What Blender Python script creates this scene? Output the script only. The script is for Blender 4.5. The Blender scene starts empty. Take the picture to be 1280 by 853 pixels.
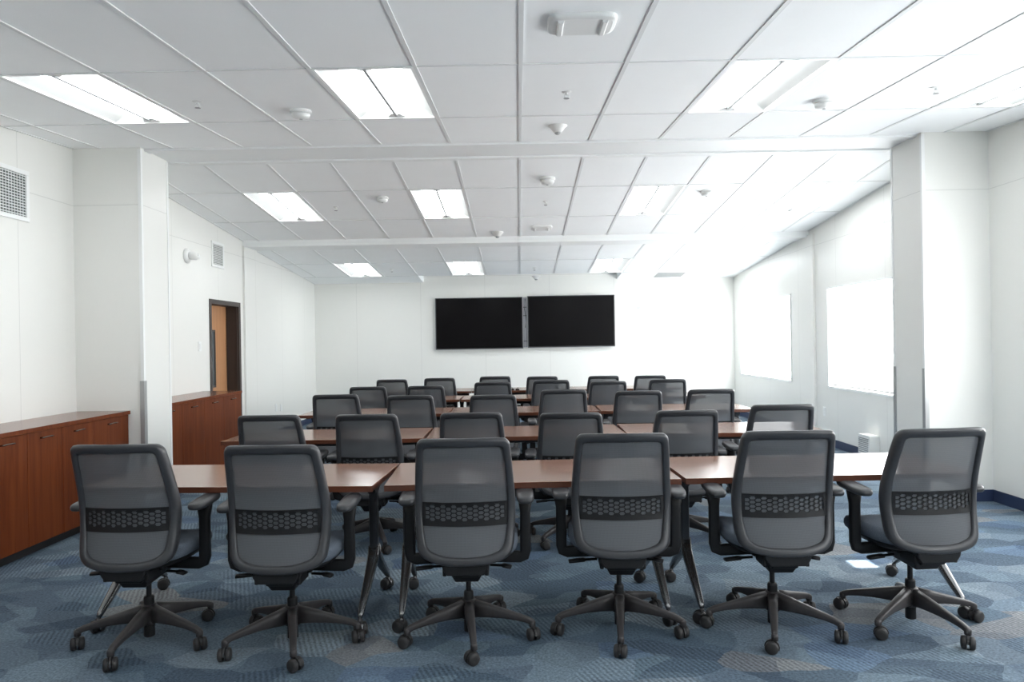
import bpy, bmesh, math, random
from mathutils import Vector, Matrix, Euler
random.seed(7)
PI = math.pi
COL = bpy.context.scene.collection

# ------------------------------------------------------------------ camera numbers
F_PX, YAW, PITCH, ROLL, H = 887.92, -0.010, -0.0003, -0.0164, 1.4467
T = .6096
GX = .0348
XR, XL, Z_FAR = 4.061, -3.865, 13.44
Y_REAR = -2.2
A1, B1 = 1.3008, .0710
A2, B2 = 2.3653, -.0907
A3, B3 = 2.2737, -.0848
def c1(y): return H + A1 + B1*y
def c2(y): return H + A2 + B2*y
def c3(y): return H + A3 + B3*y

# ------------------------------------------------------------------ helpers
def tag(o, label=None, cat=None, group=None, kind=None):
    if label: o['label'] = label
    if cat: o['category'] = cat
    if group: o['group'] = group
    if kind: o['kind'] = kind
    return o

def empty(name, loc=(0, 0, 0), rz=0.0):
    o = bpy.data.objects.new(name, None)
    o.empty_display_size = .1
    COL.objects.link(o)
    o.location = loc
    o.rotation_euler = (0, 0, rz)
    return o

def obj(name, bm, mats, parent=None, smooth=False, bevel=0.0, subsurf=0, segs=2):
    me = bpy.data.meshes.new(name)
    bmesh.ops.recalc_face_normals(bm, faces=bm.faces[:])
    if smooth:
        for f in bm.faces: f.smooth = True
    bm.to_mesh(me); bm.free()
    if not isinstance(mats, (list, tuple)): mats = [mats]
    for m in mats: me.materials.append(m)
    o = bpy.data.objects.new(name, me)
    COL.objects.link(o)
    if parent: o.parent = parent
    if bevel:
        b = o.modifiers.new('bevel', 'BEVEL'); b.width = bevel; b.segments = segs
        b.limit_method = 'ANGLE'; b.angle_limit = math.radians(35)
    if subsurf:
        s = o.modifiers.new('sub', 'SUBSURF'); s.levels = subsurf; s.render_levels = subsurf
    if smooth and bevel:
        pass
    return o

def B(): return bmesh.new()

def quad(bm, pts, mi=0):
    f = bm.faces.new([bm.verts.new(p) for p in pts]); f.material_index = mi
    return f

def box(bm, a, b, mi=0):
    x0, y0, z0 = a; x1, y1, z1 = b
    v = [bm.verts.new(p) for p in ((x0,y0,z0),(x1,y0,z0),(x1,y1,z0),(x0,y1,z0),(x0,y0,z1),(x1,y0,z1),(x1,y1,z1),(x0,y1,z1))]
    for idx in ((0,3,2,1),(4,5,6,7),(0,1,5,4),(1,2,6,5),(2,3,7,6),(3,0,4,7)):
        f = bm.faces.new([v[i] for i in idx]); f.material_index = mi
    return v

def hexa(bm, bot, top, mi=0):
    """prism between two 4-point loops"""
    v = [bm.verts.new(p) for p in bot] + [bm.verts.new(p) for p in top]
    n = len(bot)
    bm.faces.new(v[:n][::-1]).material_index = mi
    bm.faces.new(v[n:]).material_index = mi
    for i in range(n):
        j = (i+1) % n
        bm.faces.new([v[i], v[j], v[n+j], v[n+i]]).material_index = mi

def loft(bm, rings, cap=True, closed=True, mi=0):
    R = [[bm.verts.new(p) for p in r] for r in rings]
    n = len(R[0])
    for a, b in zip(R[:-1], R[1:]):
        for i in range(n if closed else n-1):
            j = (i+1) % n
            bm.faces.new([a[i], a[j], b[j], b[i]]).material_index = mi
    if cap:
        bm.faces.new(R[0][::-1]).material_index = mi
        bm.faces.new(R[-1]).material_index = mi
    return R

def ring(cx, cy, z, rx, ry, n=20, p=2.0, rot=0):
    out = []
    for i in range(n):
        a = 2*PI*i/n + rot
        c, s = math.cos(a), math.sin(a)
        out.append((cx + rx*math.copysign(abs(c)**(2/p), c), cy + ry*math.copysign(abs(s)**(2/p), s), z))
    return out

def lathe(bm, prof, n=20, cx=0, cy=0, cap=True, mi=0):
    loft(bm, [ring(cx, cy, z, r, r, n) for r, z in prof], cap, mi=mi)

def tube(bm, pts, r, n=8, mi=0):
    pts = [Vector(p) for p in pts]
    rings = []
    up = Vector((0, 0, 1))
    for i, p in enumerate(pts):
        d = (pts[min(i+1, len(pts)-1)] - pts[max(i-1, 0)]).normalized()
        a = d.cross(up)
        if a.length < 1e-3: a = d.cross(Vector((1, 0, 0)))
        a.normalize(); b = d.cross(a)
        rr = r[i] if isinstance(r, (list, tuple)) else r
        rings.append([tuple(p + a*rr*math.cos(2*PI*k/n) + b*rr*math.sin(2*PI*k/n)) for k in range(n)])
    loft(bm, rings, mi=mi)

def beam(bm, pts, wd, up=(0, 0, 1), n=12, p=4.0, mi=0):
    """superelliptic bar through pts; wd = list of (width, height)"""
    pts = [Vector(q) for q in pts]; rings = []
    up = Vector(up)
    for i, q in enumerate(pts):
        d = (pts[min(i+1, len(pts)-1)] - pts[max(i-1, 0)]).normalized()
        a = d.cross(up); a.normalize(); b = a.cross(d)
        w, h = wd[i]
        rr = []
        for k in range(n):
            t = 2*PI*(k+.5)/n; c, s = math.cos(t), math.sin(t)
            rr.append(tuple(q + a*(w/2)*math.copysign(abs(c)**(2/p), c) + b*(h/2)*math.copysign(abs(s)**(2/p), s)))
        rings.append(rr)
    loft(bm, rings, mi=mi)

def interp(tab, t):
    if t <= tab[0][0]: return tab[0][1]
    for (a, x), (b, y) in zip(tab[:-1], tab[1:]):
        if t <= b:
            u = (t-a)/(b-a); return x + (y-x)*u
    return tab[-1][1]

# ------------------------------------------------------------------ materials
def mat(name, color, rough=.5, metal=0.0, spec=.5, emit=None, strength=0.0):
    m = bpy.data.materials.new(name); m.use_nodes = True
    nt = m.node_tree; b = nt.nodes['Principled BSDF']
    b.inputs['Base Color'].default_value = (*color, 1)
    b.inputs['Roughness'].default_value = rough
    b.inputs['Metallic'].default_value = metal
    b.inputs['Specular IOR Level'].default_value = spec
    if emit:
        b.inputs['Emission Color'].default_value = (*emit, 1)
        b.inputs['Emission Strength'].default_value = strength
    return m

def noisy(m, scale, amount, detail=4, coord='Object', bump=0.0, bscale=None, stretch=(1, 1, 1)):
    """gentle value variation + optional bump on a principled material"""
    nt = m.node_tree; N = nt.nodes; L = nt.links; b = N['Principled BSDF']
    tc = N.new('ShaderNodeTexCoord'); mp = N.new('ShaderNodeMapping')
    mp.inputs['Scale'].default_value = stretch
    L.new(tc.outputs[coord], mp.inputs[0])
    no = N.new('ShaderNodeTexNoise'); no.inputs['Scale'].default_value = scale; no.inputs['Detail'].default_value = detail
    L.new(mp.outputs[0], no.inputs['Vector'])
    mr = N.new('ShaderNodeMapRange'); mr.inputs[3].default_value = 1-amount; mr.inputs[4].default_value = 1+amount
    mr.inputs[1].default_value = .25; mr.inputs[2].default_value = .75
    L.new(no.outputs[0], mr.inputs[0])
    mx = N.new('ShaderNodeMix'); mx.data_type = 'RGBA'; mx.blend_type = 'MULTIPLY'; mx.inputs[0].default_value = 1
    mx.inputs[6].default_value = b.inputs['Base Color'].default_value
    L.new(mr.outputs[0], mx.inputs[7]); L.new(mx.outputs[2], b.inputs['Base Color'])
    if bump:
        n2 = N.new('ShaderNodeTexNoise'); n2.inputs['Scale'].default_value = bscale or scale*8
        L.new(mp.outputs[0], n2.inputs['Vector'])
        bp = N.new('ShaderNodeBump'); bp.inputs['Strength'].default_value = bump; bp.inputs['Distance'].default_value = .002
        L.new(n2.outputs[0], bp.inputs['Height']); L.new(bp.outputs[0], b.inputs['Normal'])
    return m

def wood(name, dark, light, rough, axis='z', scale=1.0):
    m = mat(name, light, rough); nt = m.node_tree; N = nt.nodes; L = nt.links; b = N['Principled BSDF']
    tc = N.new('ShaderNodeTexCoord'); mp = N.new('ShaderNodeMapping')
    s = {'x': (.7, 14, 14), 'y': (14, .7, 14), 'z': (14, 14, .7)}[axis]
    mp.inputs['Scale'].default_value = tuple(v*scale for v in s)
    L.new(tc.outputs['Object'], mp.inputs[0])
    n1 = N.new('ShaderNodeTexNoise'); n1.inputs['Scale'].default_value = 1.6; n1.inputs['Detail'].default_value = 5
    n1.inputs['Distortion'].default_value = .6
    L.new(mp.outputs[0], n1.inputs['Vector'])
    n2 = N.new('ShaderNodeTexNoise'); n2.inputs['Scale'].default_value = 9; n2.inputs['Detail'].default_value = 3
    L.new(mp.outputs[0], n2.inputs['Vector'])
    ad = N.new('ShaderNodeMath'); ad.operation = 'MULTIPLY_ADD'; ad.inputs[1].default_value = .35
    L.new(n2.outputs[0], ad.inputs[0]); L.new(n1.outputs[0], ad.inputs[2])
    cr = N.new('ShaderNodeValToRGB')
    cr.color_ramp.elements[0].position = .45; cr.color_ramp.elements[0].color = (*dark, 1)
    cr.color_ramp.elements[1].position = .85; cr.color_ramp.elements[1].color = (*light, 1)
    L.new(ad.outputs[0], cr.inputs[0]); L.new(cr.outputs[0], b.inputs['Base Color'])
    return m

def wall_material(name, color, axis, rough=.38):
    """painted panel wall: thin vertical joints every 4 ft and one horizontal joint"""
    m = mat(name, color, rough); nt = m.node_tree; N = nt.nodes; L = nt.links; b = N['Principled BSDF']
    geo = N.new('ShaderNodeNewGeometry'); sep = N.new('ShaderNodeSeparateXYZ'); L.new(geo.outputs['Position'], sep.inputs[0])
    def math_(op, a, bb=None, c=None):
        n = N.new('ShaderNodeMath'); n.operation = op
        for i, v in enumerate((a, bb, c)):
            if v is None: continue
            if isinstance(v, (int, float)): n.inputs[i].default_value = v
            else: L.new(v, n.inputs[i])
        return n.outputs[0]
    src = sep.outputs[1] if axis == 'y' else sep.outputs[0]
    fr = math_('FRACT', math_('MULTIPLY_ADD', src, 1/1.2192, .02))
    v1 = math_('LESS_THAN', math_('ABSOLUTE', math_('SUBTRACT', fr, .5)), .003)
    h1 = math_('LESS_THAN', math_('ABSOLUTE', math_('SUBTRACT', sep.outputs[2], 2.685)), .004)
    ln = math_('MAXIMUM', v1, h1)
    no = N.new('ShaderNodeTexNoise'); no.inputs['Scale'].default_value = 1.3; no.inputs['Detail'].default_value = 3
    L.new(geo.outputs['Position'], no.inputs['Vector'])
    k = math_('MULTIPLY_ADD', no.outputs[0], .03, .985)
    k = math_('MULTIPLY', k, math_('MULTIPLY_ADD', ln, -.15, 1.0))
    mx = N.new('ShaderNodeMix'); mx.data_type = 'RGBA'; mx.blend_type = 'MULTIPLY'; mx.inputs[0].default_value = 1
    mx.inputs[6].default_value = (*color, 1); L.new(k, mx.inputs[7]); L.new(mx.outputs[2], b.inputs['Base Color'])
    bp = N.new('ShaderNodeBump'); bp.inputs['Strength'].default_value = .5; bp.inputs['Distance'].default_value = .002
    L.new(math_('MULTIPLY', ln, -1.0), bp.inputs['Height']); L.new(bp.outputs[0], b.inputs['Normal'])
    return m

def carpet_material():
    m = mat('carpet', (.1, .16, .24), .95, spec=.15); nt = m.node_tree; N = nt.nodes; L = nt.links; b = N['Principled BSDF']
    geo = N.new('ShaderNodeNewGeometry')
    def mapping(scale, rot=0, loc=(0, 0, 0)):
        n = N.new('ShaderNodeMapping'); n.inputs['Scale'].default_value = scale; n.inputs['Rotation'].default_value = (0, 0, rot)
        n.inputs['Location'].default_value = loc; L.new(geo.outputs['Position'], n.inputs[0]); return n.outputs[0]
    def noise(vec, scale, detail=3):
        n = N.new('ShaderNodeTexNoise'); n.inputs['Scale'].default_value = scale; n.inputs['Detail'].default_value = detail
        L.new(vec, n.inputs['Vector']); return n
    def vmath(op, a, bb):
        n = N.new('ShaderNodeVectorMath'); n.operation = op
        L.new(a, n.inputs[0])
        if isinstance(bb, tuple): n.inputs[1].default_value = bb
        else: L.new(bb, n.inputs[1])
        return n.outputs[0]
    def mth(op, a, bb=None, c=None):
        n = N.new('ShaderNodeMath'); n.operation = op
        for i, v in enumerate((a, bb, c)):
            if v is None: continue
            if isinstance(v, (int, float)): n.inputs[i].default_value = v
            else: L.new(v, n.inputs[i])
        return n.outputs[0]
    warp = noise(mapping((1, 1, 1)), 1.7, 2)
    wv = vmath('MULTIPLY', vmath('SUBTRACT', warp.outputs['Color'], (.5, .5, .5)), (1.1, 1.1, 0))
    def vor(scale, rot, loc):
        v = N.new('ShaderNodeTexVoronoi'); v.feature = 'F1'; v.voronoi_dimensions = '2D'; v.inputs['Scale'].default_value = 1
        L.new(vmath('ADD', mapping(scale, rot, loc), wv), v.inputs['Vector']); return v
    va = vor((3.3, 5.2, 1), .35, (0, 0, 0))
    vb = vor((4.6, 6.4, 1), -.75, (3.1, 7.7, 0))
    sa = N.new('ShaderNodeSeparateColor'); L.new(va.outputs['Color'], sa.inputs[0])
    sb = N.new('ShaderNodeSeparateColor'); L.new(vb.outputs['Color'], sb.inputs[0])
    cr = N.new('ShaderNodeValToRGB'); cr.color_ramp.interpolation = 'CONSTANT'
    els = [(0, (0.073, 0.102, 0.136)), (.18, (0.090, 0.128, 0.166)), (.36, (0.111, 0.149, 0.188)), (.52, (0.128, 0.170, 0.214)),
           (.66, (0.097, 0.140, 0.201)), (.78, (0.153, 0.191, 0.227)), (.88, (0.161, 0.170, 0.183)), (.94, (0.115, 0.153, 0.192))]
    e = cr.color_ramp.elements
    e[0].position = 0; e[0].color = (*els[0][1], 1); e[1].position = els[1][0]; e[1].color = (*els[1][1], 1)
    for p_, c_ in els[2:]:
        q = e.new(p_); q.color = (*c_, 1)
    L.new(sa.outputs[0], cr.inputs[0])
    cr2 = N.new('ShaderNodeValToRGB'); cr2.color_ramp.interpolation = 'CONSTANT'
    e = cr2.color_ramp.elements
    e[0].position = 0; e[0].color = (.75, .78, .82, 1); e[1].position = .35; e[1].color = (1, 1, 1, 1)
    q = e.new(.7); q.color = (1.2, 1.2, 1.16, 1)
    L.new(sb.outputs[0], cr2.inputs[0])
    mx = N.new('ShaderNodeMix'); mx.data_type = 'RGBA'; mx.blend_type = 'MULTIPLY'; mx.inputs[0].default_value = .85
    L.new(cr.outputs[0], mx.inputs[6]); L.new(cr2.outputs[0], mx.inputs[7])
    # fine ribbing, only inside some patches
    w = N.new('ShaderNodeTexWave'); w.inputs['Scale'].default_value = 19; w.inputs['Distortion'].default_value = 1.5
    w.inputs['Detail'].default_value = 1; w.bands_direction = 'DIAGONAL'
    L.new(mapping((1, 1, 0), .4), w.inputs['Vector'])
    mask = mth('GREATER_THAN', sa.outputs[1], .62)
    rib = mth('MULTIPLY', mth('SUBTRACT', w.outputs[0], .5), mth('MULTIPLY', mask, .45))
    pile = noise(mapping((1, 1, 1)), 85, 4)
    pl = mth('MULTIPLY', mth('SUBTRACT', pile.outputs[0], .5), 1.7)
    big = noise(mapping((1, 1, 1)), .8, 2)
    bg = mth('MULTIPLY', mth('SUBTRACT', big.outputs[0], .5), .35)
    # 0.61 m carpet tile joints, barely visible
    k = mth('ADD', mth('ADD', mth('ADD', rib, pl), bg), 1.0)
    m2 = N.new('ShaderNodeMix'); m2.data_type = 'RGBA'; m2.blend_type = 'MULTIPLY'; m2.inputs[0].default_value = 1
    L.new(mx.outputs[2], m2.inputs[6]); L.new(k, m2.inputs[7]); L.new(m2.outputs[2], b.inputs['Base Color'])
    bp = N.new('ShaderNodeBump'); bp.inputs['Strength'].default_value = .6; bp.inputs['Distance'].default_value = .004
    L.new(pile.outputs[0], bp.inputs['Height']); L.new(bp.outputs[0], b.inputs['Normal'])
    return m

M = {}
M['carpet'] = carpet_material()
M['wall_y'] = wall_material('wall_panel', (.80, .80, .768), 'y')
M['wall_x'] = wall_material('wall_panel_cross', (.80, .80, .768), 'x')
M['ceil'] = noisy(mat('ceiling_tile', (.945, .965, .97), .9, spec=.2), 3, .015, bump=.25, bscale=160)
M['tee'] = mat('ceiling_tee', (.76, .78, .78), .5)
M['beam'] = mat('beam_paint', (.88, .90, .90), .5)
M['white'] = mat('white_paint', (.82, .83, .82), .4)
M['trimw'] = mat('white_trim', (.85, .86, .85), .35)
M['plast'] = mat('white_plastic', (.80, .81, .80), .35)
M['greyp'] = mat('grey_plastic', (.35, .36, .36), .45)
M['basebd'] = mat('navy_rubber', (.022, .036, .085), .45)
M['cab'] = wood('cabinet_cherry', (.105, .022, .005), (.165, .040, .010), .45, 'z')
M['cab'].node_tree.nodes['Principled BSDF'].inputs['Specular IOR Level'].default_value = .16
M['cabtop'] = wood('cabinet_top_cherry', (.13, .042, .018), (.18, .062, .028), .2, 'y')
M['tabtop'] = wood('table_laminate', (.205, .102, .068), (.260, .140, .096), .18, 'x')
M['tabedge'] = mat('table_edge', (.115, .035, .016), .35)
M['black'] = noisy(mat('black_plastic', (.012, .012, .013), .45, spec=.25), 60, .1)
M['frame'] = noisy(mat('dark_grey_nylon', (.036, .037, .041), .38, spec=.45), 90, .08, bump=.06, bscale=500)
M['base'] = noisy(mat('base_nylon', (.036, .033, .034), .42, spec=.35), 80, .08)
M['legmetal'] = mat('leg_metal', (.06, .06, .064), .3, metal=.5)
M['strut'] = mat('strut_metal', (.21, .21, .215), .26, metal=.85)
M['wheel'] = noisy(mat('wheel_rubber', (.026, .025, .026), .5, spec=.35), 60, .1)
M['hood'] = mat('caster_hood', (.16, .16, .165), .25, metal=.7)
M['seat'] = noisy(mat('seat_fabric', (.105, .125, .155), .9, spec=.2), 220, .25, bump=.3, bscale=500)
M['screen'] = mat('screen_glass', (.003, .0025, .003), .15, spec=.12)
M['bezel'] = mat('screen_bezel', (.03, .03, .033), .3)
M['bracket'] = mat('bracket_metal', (.30, .30, .32), .35, metal=.7)
M['bronze'] = mat('door_frame_bronze', (.045, .034, .030), .45)
M['doorwood'] = wood('door_maple', (.46, .225, .105), (.56, .29, .145), .4, 'z')
M['dglass'] = mat('dark_glass', (.07, .08, .085), .1)
M['pull'] = mat('pull_metal', (.16, .13, .11), .25, metal=.9)
M['guard'] = mat('corner_guard', (.42, .43, .43), .35, metal=.4)
M['kick'] = mat('toe_kick', (.012, .011, .011), .6)
M['slot'] = mat('vent_dark', (.10, .11, .11), .7)
M['roof_block'] = mat('roof_block_dark', (.05, .05, .05), .8)
M['shade'] = mat('window_shade', (.8, .8, .8), .8, emit=(.965, .99, 1.0), strength=6.2)
M['diff'] = mat('lamp_diffuser', (.85, .85, .85), .6, emit=(.95, .985, 1.0), strength=5.6)

def mesh_fabric():
    m = bpy.data.materials.new('chair_mesh'); m.use_nodes = True
    nt = m.node_tree; N = nt.nodes; L = nt.links; b = N['Principled BSDF']; out = N['Material Output']
    b.inputs['Base Color'].default_value = (.104, .108, .117, 1); b.inputs['Roughness'].default_value = .75
    b.inputs['Specular IOR Level'].default_value = .25
    tc = N.new('ShaderNodeTexCoord'); sp = N.new('ShaderNodeSeparateXYZ'); L.new(tc.outputs['Object'], sp.inputs[0])
    def mth(op, a, bb):
        n = N.new('ShaderNodeMath'); n.operation = op
        for i, v in enumerate((a, bb)):
            if isinstance(v, (int, float)): n.inputs[i].default_value = v
            else: L.new(v, n.inputs[i])
        return n.outputs[0]
    gx = mth('LESS_THAN', mth('FRACT', mth('MULTIPLY', sp.outputs[0], 210), 0), .62)
    gz = mth('LESS_THAN', mth('FRACT', mth('MULTIPLY', sp.outputs[2], 150), 0), .70)
    hole = mth('MULTIPLY', gx, gz)          # open part of the weave
    fac = mth('MULTIPLY', hole, .21)
    tr = N.new('ShaderNodeBsdfTransparent'); mx = N.new('ShaderNodeMixShader')
    L.new(fac, mx.inputs[0]); L.new(b.outputs[0], mx.inputs[1]); L.new(tr.outputs[0], mx.inputs[2])
    L.new(mx.outputs[0], out.inputs[0])
    return m
M['mesh'] = mesh_fabric()

def glass():
    m = bpy.data.materials.new('window_glass'); m.use_nodes = True
    nt = m.node_tree; N = nt.nodes; L = nt.links; out = N['Material Output']
    gl = N.new('ShaderNodeBsdfGlossy'); gl.inputs['Roughness'].default_value = .02
    tr = N.new('ShaderNodeBsdfTransparent'); mx = N.new('ShaderNodeMixShader'); mx.inputs[0].default_value = .08
    L.new(tr.outputs[0], mx.inputs[1]); L.new(gl.outputs[0], mx.inputs[2]); L.new(mx.outputs[0], out.inputs[0])
    return m
M['glass'] = glass()

# ------------------------------------------------------------------ room shell
def S(o): o['kind'] = 'structure'; return o
WT = .16   # wall thickness
WTOP = 3.45

bm = B(); box(bm, (XL-WT, Y_REAR-WT, -.12), (XR+WT, Z_FAR+WT, 0)); S(obj('floor', bm, M['carpet']))
bm = B(); box(bm, (XL-WT, Y_REAR-WT, 0), (XR+WT, Y_REAR, WTOP)); S(obj('wall_rear', bm, M['wall_x']))
bm = B(); box(bm, (XL-WT, Z_FAR, 0), (XR+WT, Z_FAR+WT, WTOP)); S(obj('wall_far', bm, M['wall_x']))

def wall_with_holes(xa, xb, holes, name):
    """holes: (y0,y1,z0,z1) sorted by y"""
    bm = B(); y = Y_REAR
    for (a, b, z0, z1) in holes:
        box(bm, (xa, y, 0), (xb, a, WTOP))
        if z0 > 0: box(bm, (xa, a, 0), (xb, b, z0))
        box(bm, (xa, a, z1), (xb, b, WTOP))
        y = b
    box(bm, (xa, y, 0), (xb, Z_FAR, WTOP))
    return S(obj(name, bm, M['wall_y']))
WZ0, WZ1 = .785, 2.055
WINS = [(-.9, 1.46), (2.9, 5.26), (7.0, 9.36), (10.66, 13.04)]
DOOR = (8.86, 9.78, 0, 2.005)
wall_with_holes(XR, XR+WT, [(a, b, WZ0, WZ1) for a, b in WINS], 'wall_right')
wall_with_holes(XL-WT, XL, [DOOR], 'wall_left')
bm = B(); box(bm, (XL-WT-.02, Y_REAR-WT-.02, WTOP), (XR+WT+.02, Z_FAR+WT+.02, WTOP+.1)); S(obj('ceiling', bm, M['roof_block']))  # unseen roof slab, added over the tiles to block stray sun

# baseboards
bm = B()
box(bm, (XR-.012, Y_REAR, 0), (XR, 6.15, .10)); box(bm, (XR-.012, 6.65, 0), (XR, Z_FAR, .10))
box(bm, (3.49, 6.138, 0), (XR-.012, 6.15, .10)); box(bm, (3.478, 6.138, 0), (3.49, 6.65, .10)); box(bm, (3.49, 6.65, 0), (XR-.012, 6.662, .10))
S(obj('baseboard_right', bm, M['basebd']))
bm = B()
box(bm, (XL, 8.66, 0), (XL+.012, 8.84, .10)); box(bm, (XL, 9.83, 0), (XL+.012, Z_FAR, .10))
box(bm, (-3.40, 6.138, 0), (-3.258, 6.15, .10)); box(bm, (-3.27, 6.15, 0), (-3.258, 6.62, .10))
S(obj('baseboard_left', bm, M['basebd']))
bm = B(); box(bm, (XL+.012, Z_FAR-.012, 0), (XR-.012, Z_FAR, .10)); S(obj('baseboard_far', bm, M['basebd']))
bm = B(); box(bm, (XL, Y_REAR, 0), (XR-.012, Y_REAR+.012, .10)); S(obj('baseboard_rear', bm, M['basebd']))

# piers under the ridge, with white corner trims
PX_L, PX_R = -3.27, 3.49
bm = B(); box(bm, (XL, 6.15, 0), (PX_L, 6.62, 3.21)); S(obj('wall_pier_left', bm, M['wall_x']))
bm = B(); box(bm, (PX_R, 6.15, 0), (XR, 6.65, 3.21)); S(obj('wall_pier_right', bm, M['wall_x']))
bm = B()
for x0, x1 in ((PX_L-.022, PX_L+.006),):
    box(bm, (x0, 6.142, .10), (x1, 6.17, 3.17)); box(bm, (x0+.01, 6.60, .10), (x1, 6.627, 3.17))
S(obj('trim_1', bm, M['trimw']))
bm = B()
box(bm, (PX_R-.006, 6.142, .10), (PX_R+.022, 6.17, 3.17)); box(bm, (PX_R-.006, 6.63, .10), (PX_R+.01, 6.657, 3.17))
S(obj('trim_2', bm, M['trimw']))
# metal corner guards on the lower part of the piers
bm = B(); box(bm, (PX_L-.030, 6.138, .10), (PX_L+.008, 6.150, 1.15)); box(bm, (PX_L, 6.150, .10), (PX_L+.010, 6.18, 1.15)); S(obj('trim_5', bm, M['guard']))
bm = B(); box(bm, (PX_R-.010, 6.138, .10), (PX_R+.024, 6.150, 1.15)); box(bm, (PX_R-.010, 6.150, .10), (PX_R, 6.18, 1.15))
box(bm, (PX_R-.010, 6.62, .10), (PX_R, 6.658, 1.15)); S(obj('trim_6', bm, M['guard']))
# shallow pilasters at the second beam
bm = B(); box(bm, (XR-.03, 9.76, 0), (XR, 10.22, 2.85)); S(obj('wall_pilaster_right', bm, M['wall_y'], bevel=.002))
bm = B(); box(bm, (XL, 9.93, 0), (XL+.03, 10.42, 2.84)); S(obj('wall_pilaster_left', bm, M['wall_y'], bevel=.002))

# suspended ceiling: one sheet of tiles per bay with openings where the troffers sit
LCOLS = (-5, -2, 2, 5)
def xs_cols():
    return [XL] + [GX + c*T for c in range(-6, 7)] + [XR]
def ceiling_bay(name, fz, rows, light_row, raised=None):
    xs = xs_cols(); bm = B()
    for j in range(len(rows)-1):
        for i in range(len(xs)-1):
            c = i - 7     # column index of the left edge
            if j in light_row and c in LCOLS: continue
            x0, x1, y0, y1 = xs[i], xs[i+1], rows[j], rows[j+1]
            r0 = r1 = 0
            if raised and j == raised[0] and raised[1] <= c < raised[2]:
                r1 = raised[3]
                # small side cheeks of the step
                if c == raised[1]: bm.faces.new([bm.verts.new(p) for p in ((x0, y0, fz(y0)), (x0, y1, fz(y1)), (x0, y1, fz(y1)+r1))])
                if c == raised[2]-1: bm.faces.new([bm.verts.new(p) for p in ((x1, y0, fz(y0)), (x1, y1, fz(y1)), (x1, y1, fz(y1)+r1))])
            quad(bm, [(x0, y0, fz(y0)), (x1, y0, fz(y0)), (x1, y1, fz(y1)+r1), (x0, y1, fz(y1)+r1)])
    bmesh.ops.remove_doubles(bm, verts=bm.verts[:], dist=.0005)
    me = bpy.data.meshes.new(name); 
    for f in bm.faces:
        f.normal_update()
        if f.normal.z > .3: f.normal_flip()
    bm.to_mesh(me); bm.free(); me.materials.append(M['ceil'])
    o = bpy.data.objects.new(name, me); COL.objects.link(o); S(o)
    # exposed tee grid
    bm = B(); w = .012; d = .006
    def strip(p, q, half, axis):
        if axis == 'y':
            x = p[0]
            a = [(x-half, p[1], p[2]-d), (x+half, p[1], p[2]-d), (x+half, p[1], p[2]), (x-half, p[1], p[2])]
            b = [(x-half, q[1], q[2]-d), (x+half, q[1], q[2]-d), (x+half, q[1], q[2]), (x-half, q[1], q[2])]
        else:
            y = p[1]
            a = [(p[0], y-half, fz(y-half)-d), (p[0], y+half, fz(y+half)-d), (p[0], y+half, fz(y+half)), (p[0], y-half, fz(y-half))]
            b = [(q[0], y-half, fz(y-half)-d), (q[0], y+half, fz(y+half)-d), (q[0], y+half, fz(y+half)), (q[0], y-half, fz(y-half))]
        hexa(bm, a, b)
    end = rows[-2] if raised else rows[-1]
    for x in xs[1:-1]:
        strip((x, rows[0], fz(rows[0])), (x, end, fz(end)), w, 'y')
    for y in rows[1:-1]:
        strip((XL, y, fz(y)), (XR, y, fz(y)), w*.55, 'x')
    # wall angle along both side walls
    strip((XL+.012, rows[0], fz(rows[0])), (XL+.012, rows[-1], fz(rows[-1])), .011, 'y')
    strip((XR-.012, rows[0], fz(rows[0])), (XR-.012, rows[-1], fz(rows[-1])), .011, 'y')
    obj('ceiling_grid', bm, M['tee'], o)
    return o
R1 = [Y_REAR, -.80, .424, 1.643, 2.862, 4.0815, 5.3007, 6.2082]
R2 = [6.736, 7.7182, 8.9374, 9.9409]
R3 = [10.43, 11.4877, 12.7069, Z_FAR]
ceiling_bay('ceiling_front_bay', c1, R1, (2, 5))
ceiling_bay('ceiling_middle_bay', c2, R2, (1,))
ceiling_bay('ceiling_far_bay', c3, R3, (1,), raised=(2, -3, 3, .12))

# ridge band and drop beam
bm = B()
za, zb = c1(6.2082), c2(6.736)
box(bm, (XL, 6.2, za-.005), (XR, 6.745, za+.12))
box(bm, (PX_L, 6.215, za-.022), (PX_R, 6.30, za-.005))
box(bm, (PX_L, 6.66, za-.022), (PX_R, 6.745, za-.005))
S(obj('trim_3', bm, M['beam'], bevel=.002))
bm = B()
box(bm, (XL, 9.94, H+1.385), (XR, 10.43, H+1.52)); box(bm, (XL, 9.935, H+1.375), (XR, 9.965, H+1.40))
S(obj('trim_4', bm, M['beam'], bevel=.002))

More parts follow.
